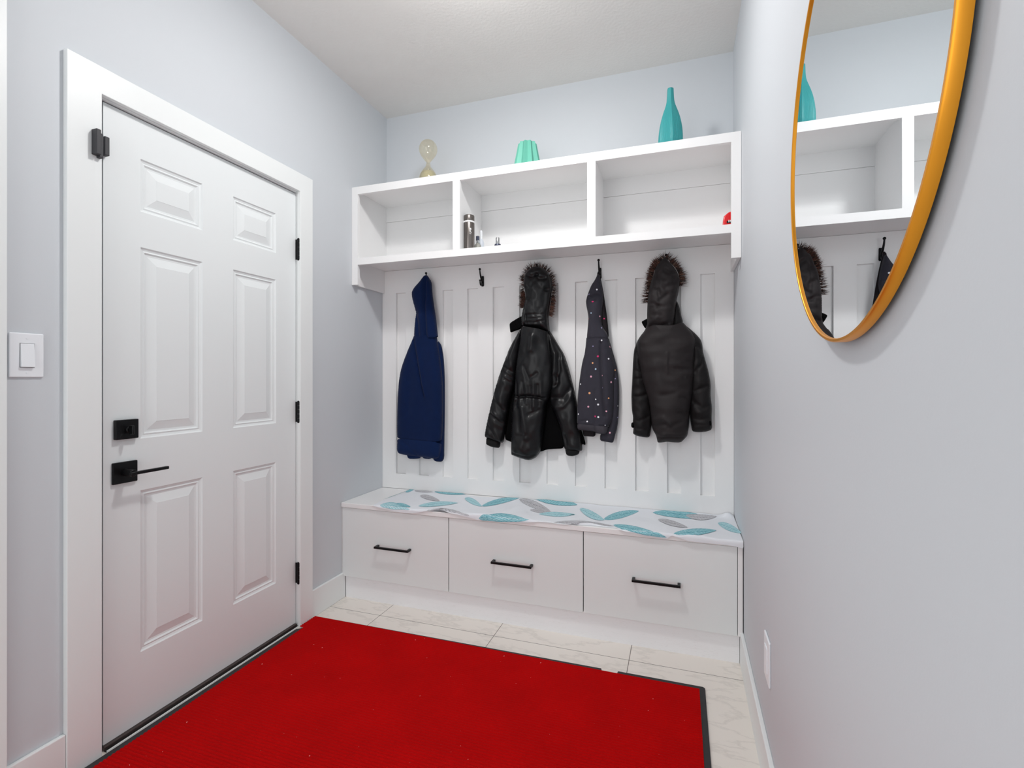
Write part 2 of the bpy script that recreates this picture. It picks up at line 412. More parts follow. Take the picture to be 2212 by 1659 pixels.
obj('divider', boxes((1.2985, 1.3185, YS + .02, -.026, 1.811, 2.186)), M['cab'], sh)
obj('face_frame', boxes((g, W - g, YS, YS + .02, 2.158, 2.1985), (.038, W - .039, YS, YS + .02, 1.775, 1.811), (g, .038, YS, YS + .02, 1.668, 2.158), (W - .039, W - g, YS, YS + .02, 1.668, 2.158),
    (.606, .645, YS, YS + .02, 1.811, 2.158), (1.289, 1.3275, YS, YS + .02, 1.811, 2.158)), M['cab'], sh)

# ------------------------------------------------------------------ bench with drawers
YB = -.4238
be = empty('storage_bench', (W / 2, -.21, 0), 'low white built-in bench with three wide drawers', 'bench')
obj('bench_top', boxes((g, W - g, YB - .006, -.0465, .4795, .504)), M['cab'], be, bevel=.0025)
obj('carcass', boxes((g, W - g, YB + .019, -.002, .1165, .4795)), M['gap'], be)
obj('side_panel', boxes((g, .0035, YB, YB + .019, .1165, .4795)), M['cab'], be)
obj('filler_strip', boxes((1.9165, W - .004, YB, YB + .019, .116, .4775)), M['cab'], be)
obj('toe_kick', boxes((.0145, W - .0145, -.408, -.39, 0, .1165)), M['kick'], be)
for x0, x1, hx in ((.005, .6225, .319), (.6265, 1.285, .956), (1.289, 1.9145, 1.5985)):
    d = obj('drawer', boxes((x0, x1, YB, YB + .018, .1165, .4775)), M['drawer'], be, bevel=.001)
    z = .299; y = YB - .030
    obj('handle', boxes((hx - .0985, hx + .0985, y - .005, y + .005, z - .005, z + .005), (hx - .0985, hx - .0865, y + .005, YB, z - .005, z + .005), (hx + .0865, hx + .0985, y + .005, YB, z - .005, z + .005)), M['black'], d, bevel=.001, label='black bar handle')

# ------------------------------------------------------------------ printed runner on the bench
def runner():
    ZT = .5045; yfront = YB - .0075
    o1 = lambda L: [(800 + a / 4.608, 1030 + b / 4.608) for a, b in L]
    o2 = lambda L: [(1160 + a / 4.608, 1040 + b / 4.608) for a, b in L]
    back = o1([(25, 268), (120, 240), (230, 195), (300, 160), (370, 116), (430, 112), (640, 138), (950, 155), (970, 190), (1110, 202), (1480, 205), (1620, 200), (1660, 178), (1900, 185), (2120, 225)]) + o2([(620, 208), (890, 205), (1100, 250), (1300, 283), (1500, 290), (1760, 318), (1900, 310), (2040, 290)])
    front = o1([(25, 290), (120, 318), (300, 352), (400, 362), (580, 348), (700, 335), (850, 380), (985, 408), (1075, 430), (1330, 448), (1580, 460), (1700, 448), (1800, 462)]) + o2([(280, 432), (560, 440), (760, 462), (960, 515), (1080, 540), (1290, 570), (1345, 540), (1500, 590), (1700, 612), (1900, 630), (2068, 668)])
    lo, hi = .19, W - .004
    bx = [(p.x, min(p.y, -.05)) for p in (atz(a, b, ZT) for a, b in back)]
    fx = []
    for a, b in front:
        p = atz(a, b, ZT)
        if p.y >= yfront + .002: fx.append((p.x, 0, p.y))
        else:
            q = at(a, b, yfront); fx.append((q.x, max(0, ZT - q.z), yfront))
    bx.sort(); fx.sort()
    B = lambda x: float(np.interp(x, [p[0] for p in bx], [p[1] for p in bx]))
    FY = lambda x: float(np.interp(x, [p[0] for p in fx], [p[2] for p in fx]))
    FD = lambda x: float(np.interp(x, [p[0] for p in fx], [p[1] for p in fx]))
    xl = min(p[0] for p in fx)
    def hgt(x, y):
        k = max(0, min(1, (-y - .03) / .40))
        a = noise.noise(Vector((x * 7, y * 5, 3.1))) * .55 + noise.noise(Vector((x * 17, y * 9, 8))) * .35
        h = .0012 + max(0, a + .12) * (.005 + .011 * k)
        h += .010 * math.exp(-((x - .60) / .05) ** 2 - ((y + .42) / .05) ** 2) + .009 * math.exp(-((x - 1.31) / .06) ** 2 - ((y + .425) / .05) ** 2)
        h += .012 * math.exp(-((x - (1.0 + .5 * (y + .1))) / .035) ** 2) * .3
        h += .020 * math.exp(-((x - W + .03) / .025) ** 2 - ((y + .07) / .03) ** 2)
        return h
    def pt(x, y, drop, extra=0.):
        if drop <= 0: return Vector((x, y, ZT + hgt(x, y) + extra))
        e = hgt(x, yfront); bulge = .003 + .004 * abs(noise.noise(Vector((x * 14, 1, 2)))) + extra
        return Vector((x, yfront - bulge * min(1, drop / .006), ZT + e * max(0, 1 - drop / .02) - drop))
    bm = bmesh.new(); uvl = bm.loops.layers.uv.new('UVMap')
    nu, nv, nd = 240, 34, 5; grid = []
    for i in range(nu + 1):
        x = xl + (hi - xl) * i / nu; yb, yf, dr = B(x), FY(x), FD(x)
        if yb < yf + .01: yb = yf + .01
        col = [bm.verts.new(pt(x, yb + (yf - yb) * j / nv, 0)) for j in range(nv + 1)]
        for j in range(1, nd + 1): col.append(bm.verts.new(pt(x, yf, max(.0004 * j, dr * j / nd)) if dr > .002 else Vector((x, yf - .0003 * j, ZT + hgt(x, yf) * (1 - j / nd) + .0004))))
        grid.append(col)
    for a, b in zip(grid, grid[1:]):
        for j in range(nv + nd): bm.faces.new((a[j], a[j + 1], b[j + 1], b[j]))
    for f in bm.faces: f.smooth = True
    # printed leaves: thin faces that follow the cloth
    lift = [.0]
    def surf(px, py):
        p = atz(px, py, ZT + .004)
        if p.y >= yfront:
            for _ in range(2): p = atz(px, py, ZT + hgt(p.x, p.y))
            yb = B(p.x) - .001; yf = FY(p.x) + .001
            y = min(max(p.y, yf), max(yb, yf))
            return pt(p.x, y, 0, .0007 + lift[0])
        q = at(px, py, yfront - .004); dr = min(max(.0004, ZT - q.z), max(.001, FD(q.x)))
        return pt(q.x, yfront, dr, .0009 + lift[0])
    def leaf(p0, p1, w, mi, bend=0., n=26, m=8):
        lift[0] = (lift[0] + .0002) % .0012; a, b = Vector(p0), Vector(p1); d = b - a; L = d.length; nrm = Vector((-d.y, d.x)) / L
        if nrm.y > 0: nrm = -nrm
        up = Vector((0, -1)) * .8 + nrm * .2
        rows = []
        for i in range(n + 1):
            t = i / n; half = w * (math.sin(PI * t ** .85) ** .75 if 0 < t < 1 else 0.0) + .15
            c = a + d * t + up * bend * math.sin(PI * t)
            rows.append([(bm.verts.new(surf(*(c + up * half * (2 * j / m - 1)))), t, j / m) for j in range(m + 1)])
        for r0, r1 in zip(rows, rows[1:]):
            for j in range(m):
                q = [r0[j], r0[j + 1], r1[j + 1], r1[j]]
                f = bm.faces.new([z[0] for z in q]); f.material_index = mi; f.smooth = True
                for lp, z in zip(f.loops, q): lp[uvl].uv = (z[1], z[2])
    T, L, G = 1, 2, 3
    for a, b, w, mi, be_ in (((350, 152), (432, 128), 12, T, 2), ((440, 140), (625, 152), 9, G, 0), ((640, 150), (950, 175), 18, T, 2), ((495, 190), (690, 240), 22, G, 4), ((480, 292), (870, 262), 22, L, 6),
            ((90, 290), (390, 330), 34, L, 18), ((560, 348), (985, 395), 22, G, 30), ((940, 215), (1110, 295), 28, L, 6), ((1110, 292), (1490, 208), 26, T, 8), ((1620, 202), (2060, 280), 44, T, 4), ((1850, 200), (2120, 242), 16, L, 0),
            ((1480, 225), (1790, 340), 36, G, 4), ((1590, 330), (1800, 350), 18, G, 0), ((1680, 372), (2035, 380), 20, L, 4), ((1080, 420), (1580, 440), 40, T, 22), ((260, 268), (400, 300), 16, T, 0)):
        leaf(o1([a])[0], o1([b])[0], w / 4.608, mi, be_ / 4.608)
    for a, b, w, mi, be_ in (((425, 275), (670, 385), 36, L, -6), ((665, 375), (1015, 295), 34, T, 4), ((130, 415), (760, 445), 18, G, 18), ((1155, 310), (1730, 372), 36, T, 10), ((1480, 340), (1790, 350), 28, G, -14), ((1205, 380), (1500, 460), 26, G, 0),
            ((1355, 525), (1785, 490), 34, T, 0), ((1800, 415), (2040, 515), 34, L, 4), ((760, 435), (1290, 560), 32, T, 6), ((45, 320), (380, 330), 22, L, -4)):
        leaf(o2([a])[0], o2([b])[0], w / 4.608, mi, be_ / 4.608)
    return bm
o = obj('table_runner', runner(), [M['cloth'], M['leafteal'], M['leafpale'], M['leafgrey']], recalc=False)
tag(o, 'white cloth printed with teal and grey leaves spread over the bench top', 'cloth')

# ------------------------------------------------------------------ red mat
def red_mat():
    bm = bmesh.new(); yb, yf = -.652, -1.83; n = int((yb - yf) / .0118); pts = []
    for i in range(n * 6 + 1):
        y = yb + (yf - yb) * i / (n * 6); pts.append((y, .0085 + .0014 * math.cos(2 * PI * i / 6)))
    x1 = 1.763; rows = []
    for y, z in pts:
        xl = .0215 if -.755 < y else .046
        rows.append([bm.verts.new((xl + (x1 - xl) * k / 24, y, z)) for k in range(25)])
    for a, b in zip(rows, rows[1:]):
        for k in range(24): bm.faces.new((a[k], a[k + 1], b[k + 1], b[k])).smooth = True
    return bm
mt = empty('floor_mat', (.9, -1.2, 0), 'red ribbed entrance mat with black rubber border on the tiles', 'mat')
obj('pile', red_mat(), M['matred'], mt)
bm = bmesh.new(); y0, y1 = -.633, -1.85
def lip(bm, P, h=.0065):
    a = [bm.verts.new((x, y, .0005)) for x, y in P]; b = [bm.verts.new((x, y, h)) for x, y in P]
    bm.faces.new(b); bm.faces.new(a[::-1])
    for i in range(len(P)): j = (i + 1) % len(P); bm.faces.new((a[i], a[j], b[j], b[i]))
lip(bm, [(.047, -.646), (1.398, y0 - .001), (1.403, -.653), (.047, -.663)])
lip(bm, [(1.460, -.655), (1.464, y0 + .001), (1.776, y0 + .003), (1.783, y0 - .004), (1.783, y1), (1.763, y1), (1.763, -.655)])
lip(bm, [(.022, -.775), (.047, -.757), (.047, y1), (.022, y1)])
lip(bm, [(.047, -1.829), (1.763, -1.829), (1.763, y1), (.047, y1)])
obj('border', bm, M['rubber'], mt, label='black rubber edge with a notch in the far side')

# ------------------------------------------------------------------ round mirror
def ring(yc, zc, prof, n=160):                   # prof: (radius, x) closed loop
    bm = bmesh.new(); rs = []
    for r, x in prof:
        rs.append([bm.verts.new((x, yc + r * math.cos(2 * PI * i / n), zc + r * math.sin(2 * PI * i / n))) for i in range(n)])
    for a, b in zip(rs, rs[1:] + rs[:1]):
        for i in range(n): bm.faces.new((a[i], a[(i + 1) % n], b[(i + 1) % n], b[i]))
    return bm
MY, MZ, MR = -1.804, 1.5402, .3252
mi_ = empty('wall_mirror', (WX(MY), MY, MZ - MR), 'large round mirror in a thin gold frame on the right wall', 'mirror')
obj('frame', ring(MY, MZ, [(MR, 1.9188), (MR, 1.9084), (MR - .0014, 1.9066), (MR - .0048, 1.9066), (MR - .0056, 1.9075), (MR - .0056, 1.9188)]), M['gold'], mi_, smooth='auto', label='thin gold metal rim')
def disc(r, x0, x1, n=128, ang=0.):
    bm = bmesh.new()
    a = [bm.verts.new((x0, MY + r * math.cos(2 * PI * i / n), MZ + r * math.sin(2 * PI * i / n))) for i in range(n)]
    b = [bm.verts.new((x1, v.co.y, v.co.z)) for v in a]
    bm.faces.new(a); bm.faces.new(b[::-1])
    for i in range(n): j = (i + 1) % n; bm.faces.new((a[i], a[j], b[j], b[i]))
    return bm
obj('glass', disc(MR - .0057, 1.9100, 1.9150), M['mirror'], mi_, label='silver mirror glass')
obj('backing', disc(.27, 1.9155, WX(MY) - .0030), M['gap'], mi_)
mi_.rotation_euler.z = -math.radians(.12)

# ------------------------------------------------------------------ things on the shelf
ZS = 2.1985
def hourglass(x, y):
    t = empty('hourglass', (x, y, ZS), 'pale amber glass hourglass standing on the left end of the shelf top', 'hourglass')
    hh = .130; zc = ZS + hh; R = .0495
    def rr(s): # s 0 (neck) .. 1 (end)
        return .0045 + (R - .0045) * (math.sin(min(1, s / .62) * PI / 2) ** 1.25 if s < .62 else math.sqrt(max(0, 1 - ((s - .62) / .40) ** 2)) )
    ss = [i / 26 for i in range(27)]
    prof = [(max(rr(s), .012), zc - s * (hh - .001)) for s in ss[::-1]] + [(rr(s), zc + s * (hh - .001)) for s in ss[1:]]
    bm = lathe(x, y, prof, 48)
    obj('bulbs', bm, M['glass'], t, smooth=True, recalc=False)
    sp = [(max(.010, rr(s) - .003), zc - s * (hh - .001)) for s in (.92, .8, .7, .6, .5, .4, .34)]
    obj('sand', lathe(x, y, sp + [(.004, zc - .036)], 32), M['sand'], t, smooth='auto', label='pale greenish sand in the lower bulb')
hourglass(.392, -.2)
def pleat(a, r, z):
    return r * (1.10 if round(a * 20 / (2 * PI)) % 2 else .84)
bm = lathe(.9585, -.2, [(.0705, ZS), (.0705, ZS + .004), (.0555, ZS + .085), (.043, ZS + .155), (.0395, ZS + .158), (.030, ZS + .150), (.012, ZS + .120)], 20, pleat)
tag(obj('pleated_vase', bm, M['mint'], bevel=.0012), 'short mint green pleated ceramic vase in the middle of the shelf top', 'vase')
def facet(a, r, z):
    n = 6; s = 2 * PI / n; k = ((a + .35) % s) - s / 2; p = math.cos(PI / n) / math.cos(k)
    fl = min(1, max(0, (2.46 - z) / .1))
    return r * (1 + .75 * (p * 1.06 - 1)) * (1 + fl * .010 * math.sin(a * 54))
px2m = .00207; BX, BY = 1.6538, -.28
def bz(Y): return at(1448, 180 + Y / 12.76, BY).z
prof = [(.050, ZS), (.0525, ZS + .003), (.0540, ZS + .02)] + [(r * px2m, bz(Y)) for Y, r in ((1500, 25.9), (1400, 25.4), (1300, 24.6), (1200, 23.5), (1100, 22.0), (1000, 20.2), (900, 18.0), (800, 15.4), (700, 12.6), (620, 10.4), (550, 9.0), (500, 8.3), (400, 7.6), (300, 7.2), (200, 6.9), (160, 6.6), (150, 6.0))] + [(.0085, bz(152)), (.008, bz(260))]
tag(obj('bottle_vase', lathe(BX, BY, prof, 216, facet), M['teal'], smooth='auto', ang=35), 'tall teal ceramic bottle vase on the right of the shelf top', 'vase')

ZC = 1.811
t = empty('thermos', (.657, -.25, ZC), 'gunmetal thermos flask with a white ring standing in the middle cubby', 'flask')
obj('body', lathe(.657, -.25, [(.027, ZC), (.0285, ZC + .003), (.0285, ZC + .150), (.0275, ZC + .153)], 48), M['steel'], t, smooth='auto')
obj('neck_ring', lathe(.657, -.25, [(.0286, ZC + .1535), (.0292, ZC + .155), (.0292, ZC + .160), (.0286, ZC + .1615)], 48), M['ringwhite'], t, smooth='auto', label='white plastic ring')
obj('lid', lathe(.657, -.25, [(.0278, ZC + .162), (.0282, ZC + .164), (.0280, ZC + .188), (.026, ZC + .1925), (.022, ZC + .194)], 48), M['steel'], t, smooth='auto')
bm = bmesh.new()                                  # small printed emblem on the flask wall
for k, (a, z, w, h) in enumerate(((.02, .120, .30, .004), (.10, .112, .08, .012), (-.10, .110, .06, .010), (.22, .116, .05, .010), (.06, .102, .22, .003), (.22, .100, .10, .004), (.0, .094, .05, .006), (.16, .092, .07, .003))):
    aa = -1.0 + a; n = 6
    for i in range(n):
        u0, u1 = aa - w / 2 + w * i / n, aa - w / 2 + w * (i + 1) / n
        bm.faces.new([bm.verts.new((.657 + .02875 * math.cos(u), -.25 + .02875 * math.sin(u), ZC + z + s * h / 2)) for u, s in ((u0, -1), (u1, -1), (u1, 1), (u0, 1))])
obj('printed_emblem', bm, M['ringwhite'], t, label='small pale printed mark')

t = empty('perfume_bottle', (.712, -.19, ZC), 'small round smoky glass bottle with a slate cap just right of the thermos', 'bottle')
cx, cy = at(1032, 520, -.19).x, -.19
obj('flacon', lathe(cx, cy, [(.012, ZC), (.017, ZC + .004), (.0185, ZC + .025), (.0185, ZC + .040), (.016, ZC + .054), (.009, ZC + .061), (.007, ZC + .064)], 32), M['perfume'], t, smooth='auto')
obj('collar', lathe(cx, cy, [(.0075, ZC + .064), (.0075, ZC + .078)], 24), M['chrome'], t, smooth='auto', label='silver spray collar')
obj('cap', lathe(cx, cy, [(.0095, ZC + .078), (.0095, ZC + .099), (.008, ZC + .1005)], 24), M['capblue'], t, smooth='auto')
cx, cy = at(1039.5, 520, -.14).x, -.14
t = empty('pump_bottle', (cx, cy, ZC), 'slim white plastic bottle with a long nozzle behind the small perfume bottle', 'bottle')
obj('body', lathe(cx, cy, [(.013, ZC), (.0155, ZC + .003), (.0155, ZC + .078), (.012, ZC + .090), (.007, ZC + .098)], 32), M['paleblue'], t, smooth='auto')
obj('nozzle', lathe(cx, cy, [(.0072, ZC + .098), (.0068, ZC + .135), (.006, ZC + .143), (.003, ZC + .146)], 24), M['plastic'], t, smooth='auto')
cx, cy = at(1075, 520, -.25).x, -.25
t = empty('cosmetic_bottle', (cx, cy, ZC), 'tiny dark bottle with a shiny silver cap alone in the middle cubby', 'bottle')
obj('body', lathe(cx, cy, [(.015, ZC), (.0165, ZC + .002), (.0168, ZC + .026), (.015, ZC + .031)], 32), M['capblue'], t, smooth='auto')
obj('cap', lathe(cx, cy, [(.0102, ZC + .031), (.0102, ZC + .063), (.009, ZC + .0645)], 32), M['chrome'], t, smooth='auto', label='polished silver cap')

# red item tucked in the right corner of the right cubby: tapering glossy case with a dark strip
t = empty('glossy_case', (1.90, -.25, ZC), 'small glossy red case with black and white markings tucked in the right cubby', 'case')
bm = bmesh.new(); yA, yB_ = -.285, -.215
P = [(1.874, ZC), (1.872, ZC + .030), (1.8755, ZC + .054), (1.893, ZC + .068), (1.912, ZC + .074), (1.9245, ZC + .070), (1.9245, ZC)]
a = [bm.verts.new((x, yA, z)) for x, z in P]; b = [bm.verts.new((x, yB_, z)) for x, z in P]
bm.faces.new(a); bm.faces.new(b[::-1])
for i in range(len(P)): j = (i + 1) % len(P); bm.faces.new((a[i], a[j], b[j], b[i]))
obj('shell', bm, M['red'], t, bevel=.006, seg=4, smooth='auto')
bm = bmesh.new()
for x0, x1, z0, z1 in ((1.886, 1.924, .030, .041), (1.903, 1.924, .041, .046)): box(bm, x0, x1, yA - .0012, yA + .002, ZC + z0 - .010, ZC + z1 - .010)
obj('dark_strip', bm, M['ink'], t)
bm = bmesh.new()
for x0, x1, z0, z1 in ((1.893, 1.8965, .034, .044), (1.899, 1.902, .036, .043), (1.905, 1.908, .035, .046), (1.910, 1.9115, .038, .042)): box(bm, x0, x1, yA - .002, yA, ZC + z0 - .010, ZC + z1 - .010)
obj('printed_mark', bm, M['ringwhite'], t, label='white marks on the dark strip')

# ------------------------------------------------------------------ coat hooks
def hook_mesh():
    bm = bmesh.new()
    P = [(-.008, .024), (-.006, .028), (.006, .028), (.008, .024), (.009, -.024), (.006, -.030), (-.006, -.030), (-.009, -.024)]
    a = [bm.verts.new((x, 0, z)) for x, z in P]; b = [bm.verts.new((x * .85, -.0045, z * .95)) for x, z in P]
    bm.faces.new(a); bm.faces.new(b[::-1])
    for i in range(8): j = (i + 1) % 8; bm.faces.new((a[i], a[j], b[j], b[i]))
    up = spline([(0, -.003, -.006), (0, -.014, .004), (0, -.026, .018), (0, -.036, .036), (0, -.041, .052)])
    tube(bm, up, [.0062 - .0026 * i / (len(up) - 1) for i in range(len(up))], 10)
    ball(bm, (0, -.042, .058), .0066)
    lo = spline([(0, -.003, -.010), (0, -.014, -.022), (0, -.026, -.026), (0, -.035, -.017), (0, -.038, -.004)])
    tube(bm, lo, [.0055 - .0018 * i / (len(lo) - 1) for i in range(len(lo))], 10); ball(bm, (0, -.038, -.003), .0055)
    return bm
hz = at(1042, 607, -.05).z
HX = [.318, at(1042, 607, -.05).x, .975, at(1295.5, 596, -.05).x, 1.632]
names = ('black metal coat hook behind the navy hoodie', 'bare black metal coat hook with nothing hung on it', 'black metal coat hook inside the hood of the black parka', 'black metal coat hook with its knob showing above the dotted hoodie', 'black metal coat hook inside the fur hood of the right jacket')
hk0 = None
for x, lb in zip(HX, names):
    if hk0 is None:
        hk0 = obj('coat_hook', hook_mesh(), M['black'], smooth='auto'); off = Vector(WORLD[hk0]); o = hk0
    else: o = hk0.copy(); COL.objects.link(o)
    o.location = off + Vector((x, -.0462, hz)); tag(o, lb, 'hook', 'coat hooks on the backboard')

# ------------------------------------------------------------------ garments
def crop(ox, oy, f): return lambda L: [(ox + a / f, oy + b / f) for a, b in L]
def chaikin(P, k=2):
    for _ in range(k):
        Q = []
        for i in range(len(P)):
            a, b = P[i], P[(i + 1) % len(P)]
            Q += [(.8 * a[0] + .2 * b[0], .8 * a[1] + .2 * b[1]), (.2 * a[0] + .8 * b[0], .2 * a[1] + .8 * b[1])]
        P = Q
    return P
def segdist(pts, poly, closed=True):
    A = np.array(poly); B = np.roll(A, -1, 0)
    if not closed: A, B = A[:-1], B[:-1]
    d = np.full(len(pts), 1e9)
    for a, b in zip(A, B):
        ab = b - a; t = np.clip(((pts - a) @ ab) / max(1e-12, ab @ ab), 0, 1)
        d = np.minimum(d, np.hypot(*(pts - (a + t[:, None] * ab)).T))
    return d
def inside(pts, poly):
    A = np.array(poly); r = np.zeros(len(pts), bool); j = len(A) - 1
    for i in range(len(A)):
        c = ((A[i, 1] > pts[:, 1]) != (A[j, 1] > pts[:, 1])) & (pts[:, 0] < (A[j, 0] - A[i, 0]) * (pts[:, 1] - A[i, 1]) / (A[j, 1] - A[i, 1] + 1e-15) + A[i, 0])
        r ^= c; j = i
    return r
def puff(name, outline, y, depth, rad, material, parent, creases=(), nz=(0.004, 9, 5, 0.), back=.25, step=.006, tilt=None, dots=None, label=None, soft=2, ref=None):
    """one sewn part: outline given in photo pixels, laid in the plane y, puffed out towards the room"""
    w = [at(a, b, y) for a, b in outline]; poly = chaikin([(p.x, p.z) for p in w], soft)
    P = []
    for i in range(len(poly)):
        a, b = np.array(poly[i]), np.array(poly[(i + 1) % len(poly)]); n = max(1, int(np.hypot(*(b - a)) / (step * 1.2)))
        P += [tuple(a + (b - a) * k / n) for k in range(n)]
    A = np.array(P); x0, z0 = A.min(0); x1, z1 = A.max(0)
    gx = []
    r = 0; z = z0
    while z < z1:
        gx += [(x0 + (r % 2) * step / 2 + k * step, z) for k in range(int((x1 - x0) / step) + 2)]; z += step * .87; r += 1
    Gp = np.array(gx); Gp = Gp[inside(Gp, P)]; Gp = Gp[segdist(Gp, P) > step * .6]
    allp = [Vector(p) for p in P] + [Vector((float(a), float(b))) for a, b in Gp]; nb = len(P)
    V, E, F, ov, oe, of = delaunay_2d_cdt(allp, [(i, (i + 1) % nb) for i in range(nb)], [], 1, 1e-6)
    pts = np.array([(v.x, v.y) for v in V]); d = segdist(pts, P)
    ok = inside(np.array([pts[list(f)].mean(axis=0) for f in F]), P); F = [f for f, k in zip(F, ok) if k]
    if ref:
        rp = chaikin([(p.x, p.z) for p in (at(a, b, y) for a, b in ref)], soft); d = np.where(inside(pts, rp), segdist(pts, rp), 0.); d[d < .0015] = 0
    q = np.clip(d / rad, 0, 1); h = depth * np.sqrt(np.clip(1 - (1 - q) ** 2, 0, 1))
    edge = np.clip(d / .02, 0, 1)
    amp, fx, fz, seed = nz
    N = np.array([noise.noise(Vector((p[0] * fx, p[1] * fz, seed))) + .5 * noise.noise(Vector((p[0] * fx * 2.3, p[1] * fz * 2.3, seed + 9))) for p in pts])
    h = h + amp * N * edge
    for c in creases:
        L, wd, am = c
        line = [at(a, b, y) for a, b in L]; dist = segdist(pts, [(p.x, p.z) for p in line], False)
        h = h - am * np.exp(-(dist / wd) ** 2) * edge
    if tilt: h = h + np.array([tilt(p[0], p[1]) for p in pts]) * 1.0
    bm = bmesh.new(); fr = [bm.verts.new((p[0], y - max(0.0, hh) if di > 1e-5 else y - (hh if tilt else 0), p[1])) for p, hh, di in zip(pts, h, d)]
    bk = [fr[i] if d[i] < 1e-5 else bm.verts.new((pts[i][0], min(-.0475, y + back * max(0, h[i])), pts[i][1])) for i in range(len(pts))]
    for f in F:
        try: bm.faces.new([fr[i] for i in f])
        except ValueError: pass
        try: bm.faces.new([bk[i] for i in f[::-1]])
        except ValueError: pass
    bmesh.ops.recalc_face_normals(bm, faces=bm.faces)
    mats = [material]
    if dots:
        tree = BVHTree.FromBMesh(bm); keys = sorted(DOT); mats += [M['dot' + k] for k in keys]
        for (a, b), k, rr in dots:
            dr = Vector(ray(a, b)).normalized(); hit, nrm, idx, ds = tree.ray_cast(Vector(CAM), dr)
            if hit is None: continue
            if nrm.dot(dr) > 0: nrm = -nrm
            u = nrm.cross(Vector((0, 0, 1))).normalized(); v = nrm.cross(u)
            f = bm.faces.new([bm.verts.new(hit + nrm * .0009 + (u * math.cos(t) + v * math.sin(t)) * rr) for t in [2 * PI * i / 10 for i in range(10)]])
            f.material_index = 1 + keys.index(k)
    return obj(name, bm, mats, parent, smooth=True, recalc=False, label=label)
def fur(parent, path, y, n, lmin, lmax, thick=.0013, dens=(5, 4, 2), spread=.45, inward=.0, ydir=-.2, side=1):
    """loose hair strands standing out of the hood rim"""
    pp = spline([at(a, b, y) for a, b in path], 8); bm = bmesh.new()
    L = [0]
    for a, b in zip(pp, pp[1:]): L.append(L[-1] + (b - a).length)
    for k in range(n):
        s = random.random() * L[-1]; i = max(j for j in range(len(L) - 1) if L[j] <= s); f = (s - L[i]) / max(1e-9, L[i + 1] - L[i])
        p = pp[i].lerp(pp[i + 1], f); t = (pp[i + 1] - pp[i]).normalized()
        nrm = Vector((t.z, 0, -t.x)) * -side
        clump = noise.noise(Vector((s * 60, 1.7, n)))
        dirv = (nrm + t * (random.gauss(0, spread * .5) + clump * .5) + Vector((0, random.uniform(-.5, .3) + ydir, 0))).normalized()
        ln = random.uniform(lmin, lmax) * (1 + .35 * clump)
        p = p + Vector((0, random.uniform(-.008, .008), 0)) - nrm * inward
        droop = Vector((random.gauss(0, .10), random.gauss(0, .1), -random.uniform(-.05, .12)))
        q1 = p + dirv * ln * .55; q2 = q1 + (dirv + droop).normalized() * ln * .45
        mi = random.choices((0, 1, 2), dens)[0]; th = thick * random.uniform(.6, 1.3)
        a = dirv.cross(Vector((0, 1, .3))).normalized(); b = dirv.cross(a)
        r0 = [bm.verts.new(p + (a * math.cos(c) + b * math.sin(c)) * th) for c in (0, 2.09, 4.19)]
        r1 = [bm.verts.new(q1 + (a * math.cos(c) + b * math.sin(c)) * th * .7) for c in (0, 2.09, 4.19)]
        e = bm.verts.new(q2)
        for j in range(3):
            g_ = (j + 1) % 3
            bm.faces.new((r0[j], r0[g_], r1[g_], r1[j])).material_index = mi; bm.faces.new((r1[j], r1[g_], e)).material_index = mi
    return obj('fur_trim', bm, [M['furdark'], M['furbrown'], M['furtan']], parent, label='ragged brown faux fur around the hood opening')

# --- navy hoodie
c = crop(840, 580, 3.858)
NR = c([(217, 470), (217, 560), (195, 610), (165, 680), (130, 770), (105, 850), (90, 940), (82, 1050), (77, 1200), (75, 1330), (77, 1412), (73, 1540), (150, 1558), (270, 1570), (420, 1591), (436, 1520), (443, 1440), (447, 1380), (452, 1250), (454, 1100), (450, 950), (436, 800), (418, 680), (404, 590), (398, 562), (398, 470)])
NH = c([(310, 52), (292, 68), (270, 100), (250, 122), (225, 150), (205, 180), (196, 205), (200, 250), (213, 300), (232, 370), (226, 420), (219, 490), (216, 572), (214, 680), (418, 680), (412, 578), (405, 520), (396, 430), (382, 340), (367, 240), (360, 170), (358, 120), (345, 95), (326, 62)])
g1 = empty('navy_hoodie', at(910, 1000, -.09), 'plain navy blue hooded sweatshirt hanging leftmost on the backboard', 'hoodie')
puff('sleeve', c([(404, 590), (440, 640), (458, 740), (467, 900), (468, 1100), (466, 1300), (463, 1450), (462, 1613), (370, 1608), (365, 1500), (380, 1200), (390, 900)]), -.070, .018, .02, M['navy'], g1, [(c([(445, 1440), (464, 1450)]), .004, .004)])
puff('cuff', c([(150, 1500), (153, 1587), (232, 1588), (268, 1580), (270, 1500)]), -.082, .015, .02, M['navyrib'], g1)
puff('cuff', c([(277, 1500), (276, 1585), (362, 1590), (372, 1500)]), -.078, .013, .02, M['navyrib'], g1)
puff('body', c([(217, 560), (195, 610), (165, 680), (130, 770), (105, 850), (90, 940), (82, 1050), (77, 1200), (75, 1330), (79, 1412), (250, 1425), (440, 1445), (447, 1380), (452, 1250), (454, 1100), (450, 950), (436, 800), (418, 680), (404, 590), (398, 562)]), -.085, .040, .05, M['navy'], g1,
     [(c([(228, 600), (255, 760), (280, 900), (300, 1000), (315, 1060)]), .006, .011), (c([(265, 640), (290, 800), (310, 950), (330, 1060)]), .012, -.006), (c([(405, 640), (425, 800), (440, 980)]), .006, .006), (c([(70, 1408), (250, 1424), (450, 1443)]), .003, .004), (c([(200, 900), (190, 1200)]), .02, .004)], nz=(.005, 8, 4, 1.), ref=NR)
